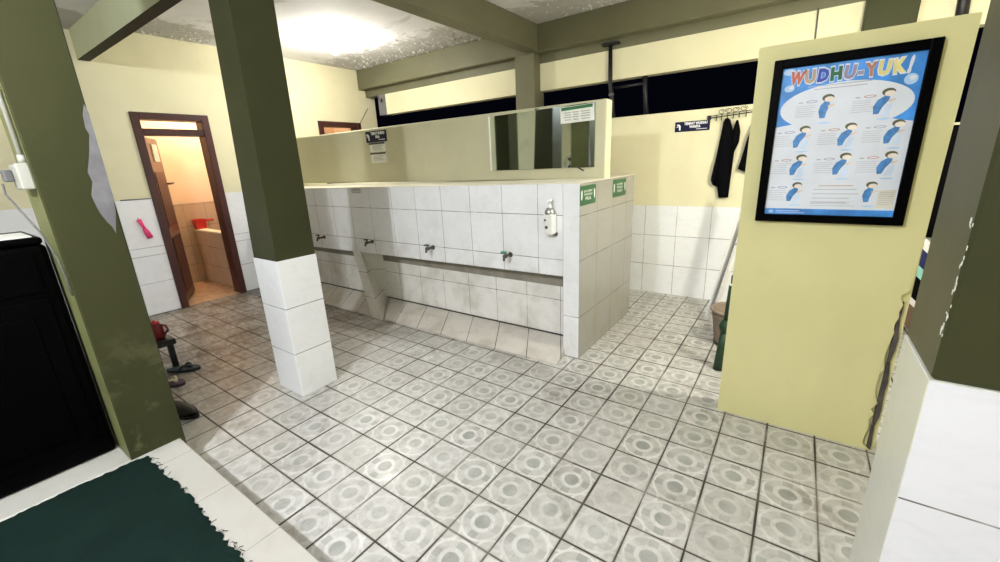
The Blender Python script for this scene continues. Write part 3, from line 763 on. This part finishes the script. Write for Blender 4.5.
cloth('hanging_garment', [(0.975, 1.64), (0.990, 1.668), (1.008, 1.674), (1.028, 1.655), (1.052, 1.57), (1.074, 1.645), (1.088, 1.652), (1.113, 1.553), (1.111, 1.469), (1.084, 1.391), (1.058, 1.423), (1.068, 1.279), (1.074, 1.106), (1.072, 0.996), (0.993, 0.995), (0.975, 1.089), (0.94, 1.107), (0.92, 1.152), (0.939, 1.3), (0.958, 1.495)], 3.545, 0.02, CLOTHB, 'long black garment hanging from two hooks of the coat rack', 'garment', 1)
cloth('hanging_jacket', [(1.175, 1.50), (1.20, 1.60), (1.28, 1.64), (1.33, 1.45), (1.30, 1.20), (1.184, 1.217), (1.126, 1.244), (1.155, 1.36)], 3.53, 0.02, CLOTHB, 'black garment partly hidden behind the yellow poster wall edge', 'garment', 2)
# towel and dark cloths glimpsed in the slit right of the poster wall
cloth('dark_cloth', [(2.30, 1.50), (2.75, 1.5), (2.75, 0.72), (2.28, 0.74)], 3.46, 0.03, CLOTHB, 'black cloth hanging in the slit behind the poster wall', 'cloth', 3)
k = MB()
for (a, c_, mt) in ((0.78, 0.70, WHITEC), (0.70, 0.58, NAVYC), (0.58, 0.50, TEALC), (0.50, 0.34, CLOTHB), (0.34, 0.29, WHITEC), (0.29, 0.12, BROWNC)):
    x0, x1 = 2.30, 2.62
    k.prism([(x0, 3.36, a+0.03), (x1, 3.36, a-0.30), (x1, 3.36, c_-0.30), (x0, 3.36, c_+0.03)], (0, 0.02, 0), mt)
tag(k.build('striped_towel'), 'white, navy and teal striped towel in slit beside poster wall', 'towel')

# ------------------------------------------------------------------ corridor corner: folded stand, bucket, green tube
r = thing('folded_stand', 'white folded stand leaning behind the yellow poster wall', 'stand', (1.15, 2.98, 0))
def lean(mb, p0, p1, wdt, th, mat):
    p0, p1 = Vector(p0), Vector(p1); d = (p1-p0).normalized(); a = Vector((wdt[0], wdt[1], 0)).normalized(); n = d.cross(a).normalized()
    hw = math.hypot(*wdt)/2
    vs = [p+a*(sx*hw)+n*(sy*th/2) for p in (p0, p1) for sx in (-1, 1) for sy in (-1, 1)]
    mb.solid(vs, [(0, 1, 3, 2), (4, 6, 7, 5), (0, 4, 5, 1), (2, 3, 7, 6), (0, 2, 6, 4), (1, 5, 7, 3)], mat)
k = MB(); lean(k, (1.070, 3.03, 0.0), (1.292, 2.98, 1.20), (0.022, 0.03), 0.020, WHITEB); k.build('rail', r)
k = MB(); lean(k, (1.130, 2.98, 0.10), (1.336, 2.93, 1.16), (0.022, 0.03), 0.020, WHITEB); k.build('rail', r)
k = MB(); lean(k, (1.112, 3.01, 0.12), (1.318, 2.96, 1.12), (0.030, 0.04), 0.012, GREYL); k.build('panel', r)
for q in (0.56, 0.72):
    k = MB(); x = 1.130+(1.336-1.130)*q; k.lathe((x, 2.945, 0.10+1.06*q), [(0, -0.010), (0.014, -0.010), (0.014, 0.010), (0, 0.012)], BLACKP, 10, 'y'); k.build('bolt', r)
r = thing('bucket', 'beige plastic bucket on the floor beside the poster wall', 'bucket', (1.31, 2.60, 0))
k = MB(); k.lathe((1.315, 2.60, 0), [(0, 0.004), (0.115, 0.0), (0.122, 0.01), (0.158, 0.262), (0.168, 0.264), (0.168, 0.278), (0.152, 0.276), (0.148, 0.262), (0.114, 0.016), (0, 0.014)], BEIGE, 32); k.build('body', r)
k = MB(); k.lathe((1.315, 2.60, 0), [(0.120, -0.0), (0.124, 0.0), (0.128, 0.022), (0.120, 0.022)], BROWNS, 32); k.build('foot_ring', r)
k = MB(); k.tube([(1.315+0.163*math.cos(a), 2.60+0.163*math.sin(a), 0.255-0.05*abs(math.sin(a/2+0.8))) for a in (2.2+0.2*i for i in range(14))], 0.004, CHROME, 6); k.build('bail_handle', r)
r = thing('green_tube', 'dark green tube with pale top leaning at the poster wall base', 'tube', (1.29, 2.13, 0))
k = MB(); k.tube([(1.288, 2.12, 0.0), (1.296, 2.135, 0.16), (1.302, 2.145, 0.26)], [0.030, 0.026, 0.026], GREEN, 14); k.build('lower_sleeve', r)
k = MB(); k.tube([(1.302, 2.145, 0.255), (1.306, 2.15, 0.30), (1.309, 2.152, 0.345)], [0.026, 0.044, 0.028], GREEN, 14); k.build('collar', r)
k = MB(); k.tube([(1.309, 2.152, 0.34), (1.316, 2.17, 0.575)], [0.024, 0.022], GREEN, 14); k.build('upper_tube', r)
k = MB(); k.tube([(1.316, 2.17, 0.575), (1.3162, 2.1705, 0.583)], [0.023, 0.023], GREENL, 14); k.build('end_cap', r)
r = thing('scrub_brush', 'dark bristled scrub brush standing head up in the beige bucket', 'brush', (1.33, 2.62, 0.03))
k = MB(); k.tube([(1.35, 2.60, 0.02), (1.30, 2.68, 0.40)], 0.011, BLACKP, 10); k.build('handle', r)
k = MB(); k.tube([(1.302, 2.677, 0.385), (1.294, 2.690, 0.44), (1.287, 2.701, 0.50), (1.284, 2.706, 0.53)], [0.022, 0.040, 0.036, 0.015], BROWNS, 14)
k.build('bristle_head', r)

# steel posts above the back wall
r = thing('steel_post_frame', 'dark steel post frame standing in the gap over back wall', 'post', (0.08, 3.58, 1.77))
k = MB(); k.tube([(-0.03, 3.575, 1.77), (-0.045, 3.575, 1.95), (-0.068, 3.575, 2.09), (-0.075, 3.575, 2.44)], [0.024, 0.023, 0.021, 0.018], BLACKM, 12); k.build('main_post', r)
k = MB(); k.box(-0.150, 0.015, 3.54, 3.60, 2.425, 2.445, BLACKM, 0.003); k.build('top_plate', r)
k = MB(); k.tube([(-0.055, 3.61, 2.045), (0.245, 3.66, 2.06)], 0.014, BLACKM, 10); k.build('crossbar', r)
k = MB(); k.tube([(0.275, 3.66, 1.77), (0.252, 3.66, 2.0), (0.248, 3.66, 2.12)], 0.024, BLACKM, 12); k.build('second_post', r)
k = MB(); k.lathe((-0.052, 3.575, 1.985), [(0.0255, -0.012), (0.027, -0.012), (0.027, 0.012), (0.0255, 0.012)], GREYC, 14); k.build('joint_ring', r)
k = MB(); k.tube([(1.545, 3.59, 2.12), (1.535, 3.59, 2.40)], 0.006, GREYC, 6); tag(k.build('drop_pipe'), 'thin grey pipe down the cream lintel above poster wall', 'pipe')
k = MB(); k.tube([(2.315, 3.56, 2.12), (2.30, 3.56, 2.46)], 0.032, BLACKM, 12); tag(k.build('dark_post'), 'short dark post above the poster wall right corner', 'post')
k = MB(); k.tube([(-3.815, 3.43, 2.03), (-3.813, 3.48, 2.09), (-3.813, 3.55, 2.18), (-3.80, 3.59, 2.24)], 0.004, GREYC, 6); tag(k.build('wall_cable'), 'thin wire rising from second door frame to wall corner', 'cable')

# ------------------------------------------------------------------ lamps
r = thing('ceiling_bulb', 'lit bulb hanging from the peeling ceiling near left wall', 'lamp', (-2.66, 2.33, 2.74))
k = MB(); k.lathe((-2.66, 2.33, 2.70), [(0, 0.04), (0.045, 0.04), (0.045, 0.025), (0.02, 0.018), (0.02, -0.06), (0, -0.06)], WHITEP, 16); k.build('lamp_holder', r)
k = MB(); k.lathe((-2.66, 2.33, 2.61), [(0.016, 0.035), (0.018, 0.03), (0.032, 0.005), (0.034, -0.012), (0.026, -0.03), (0, -0.038)], BULBW, 18); k.build('bulb_glass', r)
r = thing('pendant_lamp', 'lit round lamp hanging in the hall behind the viewer', 'lamp', (0.32, -1.6, 2.74))
k = MB(); k.lathe((0.32, -1.6, 2.70), [(0, 0.04), (0.05, 0.04), (0.05, 0.02), (0.006, 0.015), (0.006, -0.19), (0.02, -0.20), (0.02, -0.24), (0, -0.24)], WHITEP, 20); k.build('lamp_base', r)
k = MB(); k.lathe((0.32, -1.6, 2.47), [(0.018, 0.03), (0.03, 0.01), (0.03, -0.01), (0, -0.02)], LAMPW, 20); k.build('lamp_glass', r)
r = thing('washroom_bulb', 'warm bulb on the washroom ceiling', 'lamp', (-4.5, 1.62, 2.74))
k = MB(); k.lathe((-4.5, 1.62, 2.70), [(0, 0.04), (0.04, 0.04), (0.04, 0.02), (0, 0.015)], WHITEP, 16); k.build('lamp_holder', r)
k = MB(); k.lathe((-4.5, 1.62, 2.65), [(0.016, 0.065), (0.03, 0.04), (0.034, 0.022), (0.026, 0.0), (0, -0.008)], BULBO, 18); k.build('bulb_glass', r)

r = thing('fill_bulb', 'added bulb behind the poster wall that brightens the back wall', 'lamp', (1.94, 1.73, 1.66))  # holder and bulb added to go with the corridor fill
k = MB(); k.lathe((1.94, 1.73, 1.66), [(0, 0), (0.03, 0), (0.03, -0.012), (0.018, -0.02), (0.018, -0.045), (0, -0.045)], WHITEP, 16, 'y'); k.build('lamp_holder', r)  # holder of the added fill bulb
k = MB(); k.lathe((1.94, 1.775, 1.66), [(0.014, 0), (0.017, -0.006), (0.026, -0.03), (0.020, -0.05), (0, -0.056)], LAMPW, 16, 'y'); k.build('bulb_glass', r)
# peeling paint flakes
k = MB(); rnd = random.Random(3)
def flake(x, y, s):
    a = rnd.uniform(0, 6.28); c, q = math.cos(a)*s, math.sin(a)*s; dz = rnd.uniform(0.2, 1.2)*s; z = 2.7395
    k.poly([(x-c*0.7, y-q*0.7, z), (x+q*0.6, y-c*0.6, z-dz*0.2), (x+c, y+q, z-dz), (x-q*0.6, y+c*0.6, z-dz*0.3)], CEILF)
CEILF = plain('curled paint flake', (0.74, 0.74, 0.72), 0.7)
for i in range(900):
    t_ = rnd.random()
    if t_ < 0.60: x = rnd.uniform(-3.7, -1.0); y = 3.46-abs(rnd.gauss(0, 0.13+0.30*rnd.random()**2))
    elif t_ < 0.82: x, y = rnd.uniform(-0.80, 0.9), 3.46-abs(rnd.gauss(0, 0.26))
    else: x, y = -3.79+abs(rnd.gauss(0, 0.30)), rnd.uniform(0.9, 1.9)
    if y < 0.8: continue
    if abs(x+0.895) < 0.09: continue
    flake(x, y, rnd.uniform(0.006, 0.026))
o = k.build('peeling_paint_flakes'); tag(o, 'curled white paint flakes peeling off the ceiling', 'paint flakes', None, 'stuff')

# ------------------------------------------------------------------ left foreground
# frayed green mat
mt = [(-0.748, -0.367), (-0.62, -0.366), (-0.478, -0.360), (-0.338, -0.353), (-0.214, -0.354), (-0.118, -0.361), (0.07, -0.368), (0.208, -0.366), (0.60, -0.37), (0.62, -1.9), (-0.755, -1.9), (-0.763, -0.817), (-0.771, -0.607)]
pts = []
for i in range(len(mt)):
    a = Vector((*mt[i], 0)); c_ = Vector((*mt[(i+1) % len(mt)], 0)); n = max(1, int((c_-a).length/0.012))
    if i in (8, 9, 10): n = 1
    for j in range(n):
        p = a.lerp(c_, j/n); nn = Vector((c_.y-a.y, -(c_.x-a.x), 0)).normalized()
        if n > 1: p = p+nn*random.uniform(-0.007, 0.007)
        pts.append((p.x, p.y, 0.151))
r = thing('floor_mat', 'dark green frayed mat on the white platform', 'mat', (-0.1, -1.1, 0.15))
k = MB(); k.prism(pts, (0, 0, 0.006), MATG); k.build('mat_sheet', r)
k = MB(); rnd = random.Random(5)
for i in range(34):
    x = rnd.uniform(-0.72, 0.35); a = rnd.uniform(0.2, 2.8); L = rnd.uniform(0.006, 0.026); y = -0.364
    k.tube([(x, y, 0.156), (x+math.cos(a)*L*0.5+rnd.uniform(-.006, .006), y+math.sin(a)*L*0.5, 0.158), (x+math.cos(a)*L+rnd.uniform(-.01, .01), y+math.sin(a)*L, 0.153)], 0.0012, MATG, 4)
o = k.build('frayed_threads', r); o['kind'] = 'stuff'

# black cabinet
r = thing('black_cabinet', 'glossy black cabinet on platform beside the left olive pillar', 'cabinet', (-1.15, -0.9, 0.15))
k = MB(); k.box(-1.36, -0.946, -1.75, -0.425, 0.152, 1.155, BLACK, 0.02, seg=3); k.build('body', r)
k = MB(); k.box(-1.37, -0.942, -1.76, -0.43, 1.155, 1.185, BLACK, 0.012, seg=3); k.build('top_panel', r)
for (y0, y1) in ((-1.06, -0.47), (-1.70, -1.10)):
    k = MB(); k.box(-0.946, -0.934, y0, y1, 0.24, 0.93, BLACK, 0.004); d_ = k.build('door', r)
    k = MB(); k.box(-0.934, -0.926, y0+0.06, y1-0.06, 0.30, 0.87, BLACK, 0.003); k.build('inset_panel', d_)
k = MB(); k.box(-0.946, -0.936, -1.70, -0.47, 0.96, 1.12, BLACK, 0.004); k.build('drawer_front', r)
k = MB(); k.box(-1.22, -0.955, -0.95, -0.455, 1.1855, 1.1895, WHITEP, 0.001); tag(k.build('white_strip'), 'white strip lying along the black cabinet top edge', 'paper')  # thin white strip along the cabinet top

# wiring on the pillar
k = MB(); k.tube([(-0.822, -0.424, 1.47), (-0.822, -0.424, 2.28)], 0.008, AGEDP, 10); k.lathe((-0.822, -0.424, 1.485), [(0.008, -0.015), (0.012, -0.015), (0.012, 0.015), (0.008, 0.015)], AGEDP, 12); tag(k.build('conduit'), 'white conduit pipe running up the left olive pillar', 'conduit')
r = thing('socket_box', 'white socket box below the conduit on left olive pillar', 'socket', (-0.86, -0.44, 1.38))
k = MB(); k.box(-0.94, -0.795, -0.452, -0.415, 1.375, 1.470, AGEDP, 0.006, seg=2); k.build('box', r)
k = MB(); k.box(-0.925, -0.885, -0.480, -0.452, 1.405, 1.450, GREYC, 0.006, seg=2); k.build('plug', r)
k = MB(); k.tube([(-0.905, -0.486, 1.40), (-0.905, -0.488, 1.36), (-0.86, -0.46, 1.27), (-0.82, -0.44, 1.20), (-0.80, -0.424, 1.10), (-0.795, -0.421, 1.02), (-0.79, -0.421, 0.95)], 0.0035, GREYC, 8); tag(k.build('power_cable'), 'grey cable hanging from socket box behind black cabinet', 'cable')

# fan on the cabinet, seen in the mirror
r = thing('table_fan', 'small table fan standing on the black cabinet', 'fan', (-1.30, -0.78, 1.185))
k = MB(); k.lathe((-1.30, -0.78, 1.187), [(0, 0), (0.07, 0), (0.07, 0.012), (0.02, 0.02), (0.014, 0.06), (0, 0.06)], WHITEP, 20); k.build('stand', r)
k = MB(); k.lathe((-1.30, -0.78, 1.33), [(0, -0.05), (0.03, -0.05), (0.035, 0.0), (0.02, 0.03), (0, 0.03)], WHITEP, 16, 'y'); k.tube([(-1.30, -0.78, 1.24), (-1.30, -0.78, 1.30)], 0.012, WHITEP); k.build('motor', r)
k = MB()
for rad in (0.03, 0.055, 0.08, 0.105):
    k.tube([(-1.30+rad*math.cos(a), -0.73+0.012*(0.105-rad)/0.105, 1.33+rad*math.sin(a)) for a in (2*math.pi*i/28 for i in range(29))], 0.002 if rad < 0.1 else 0.004, CHROME, 5, False)
k.build('guard', r)
k = MB()
for j in range(3):
    a = 2.094*j; pts = [(-1.30+rr*math.cos(a+da), -0.745+dd, 1.33+rr*math.sin(a+da)) for rr, da, dd in ((0.015, -.3, 0), (0.09, -.35, -.008), (0.095, .35, .008), (0.015, .3, 0))]
    k.prism(pts, (0, 0.002, 0), SOLEB)
k.build('blades', r)

# low black bench with red jug, and footwear behind the left pillar
r = thing('low_bench', 'low black bench on floor behind the left olive pillar', 'bench', (-2.3, 0.12, 0))
k = MB(); k.box(-2.62, -2.085, 0.0, 0.19, 0.195, 0.24, BLACKP, 0.006); k.build('seat', r)
for (x, y) in ((-2.12, 0.155), (-2.12, 0.03), (-2.58, 0.155), (-2.58, 0.03)):
    k = MB(); k.box(x-0.018, x+0.018, y-0.018, y+0.018, 0, 0.195, BLACKP, 0.004); k.build('leg', r)
r = thing('red_jug', 'red plastic jug standing on the low black bench', 'jug', (-2.20, 0.13, 0.24))
k = MB(); k.lathe((-2.205, 0.12, 0.241), [(0, 0), (0.040, 0), (0.046, 0.01), (0.046, 0.075), (0.036, 0.10), (0.030, 0.112), (0.032, 0.118), (0, 0.118)], REDD, 22); k.build('body', r)
k = MB(); k.tube([(-2.175, 0.148, 0.345), (-2.150, 0.170, 0.335), (-2.146, 0.174, 0.295), (-2.168, 0.155, 0.272)], 0.008, REDD, 8); k.build('handle', r)
k = MB(); k.lathe((-2.205, 0.12, 0.357), [(0.030, 0), (0.030, 0.012), (0.012, 0.016), (0.010, 0.026), (0, 0.027)], RED, 18); k.build('lid', r)
def sandal(x, y, ang, L, z, sole, strap, label, tilt=0.0):
    r = thing('sandal', label, 'sandal', (x, y, z), 'footwear behind the left pillar')
    mt = Matrix.Translation((x, y, z)) @ Matrix.Rotation(ang, 4, 'Z') @ Matrix.Rotation(tilt, 4, 'Y')
    out = []
    for i in range(24):
        a = 2*math.pi*i/24; px = math.cos(a)*L/2; wy = math.sin(a)*L*0.19*(1+0.18*math.cos(a)); out.append(mt @ Vector((px, wy, 0.0)))
    k = MB(); k.prism(out, mt.to_3x3() @ Vector((0, 0, 0.022)), sole); k.build('sole', r)
    k = MB()
    for s in (-1, 1):
        k.tube([mt @ Vector(p) for p in ((L*0.26, 0, 0.022), (L*0.20, s*L*0.05, 0.045), (L*0.08, s*L*0.14, 0.045), (-L*0.04, s*L*0.18, 0.022))], 0.009, strap, 8)
    k.build('strap', r)
sandal(-2.02, 0.17, 0.75, 0.23, 0.0, SOLEB, SOLEB, 'dark blue sandal on the floor beside the black bench', 0.0)
sandal(-1.85, 0.03, 0.5, 0.23, 0.0, PURPLE, CREAMS, 'purple sandal with cream strap between bench and left pillar', 0.0)
r = thing('shoe', 'dark brown shoe at the foot of the left olive pillar', 'shoe', (-1.28, -0.06, 0), 'footwear behind the left pillar')
k = MB(); t = bmesh.new(); bmesh.ops.create_icosphere(t, subdivisions=3, radius=1)
for v in t.verts:
    x, y, z = v.co; wv = 0.042*(1+0.15*x); hv = 0.05*(1-0.35*x)
    v.co = Vector((x*0.13, y*wv, max(z, -0.35)*hv+0.04))
k.merge(t, BROWNS, mtx=Matrix.Translation((-1.33, -0.075, 0.0)) @ Matrix.Rotation(0.35, 4, 'Z'), smooth=True); k.build('upper', r)
k = MB(); out = []
for i in range(20):
    a = 2*math.pi*i/20; v = Matrix.Translation((-1.33, -0.075, 0.0)) @ Matrix.Rotation(0.35, 4, 'Z') @ Vector((math.cos(a)*0.138, math.sin(a)*0.046, 0.0)); out.append(v)
k.prism(out, (0, 0, 0.022), BLACKP); k.build('sole', r)

# pink brush hanging on the left wall tiles
r = thing('pink_brush', 'pink plastic brush hung on white tiles left of the door', 'brush', (-3.80, 0.61, 0.80))
k = MB(); k.tube([(-3.803, 0.592, 0.995), (-3.803, 0.606, 0.945), (-3.803, 0.618, 0.905)], [0.022, 0.016, 0.014], PINK, 10); k.build('handle', r)
k = MB(); k.tube([(-3.803, 0.616, 0.91), (-3.803, 0.630, 0.86), (-3.803, 0.645, 0.805)], [0.016, 0.026, 0.027], PINK, 10); k.build('head', r)
k = MB(); k.tube([(-3.819, 0.592, 1.01), (-3.800, 0.592, 1.0)], 0.004, CHROME, 6); tag(k.build('wall_nail'), 'small nail holding the pink brush', 'nail')
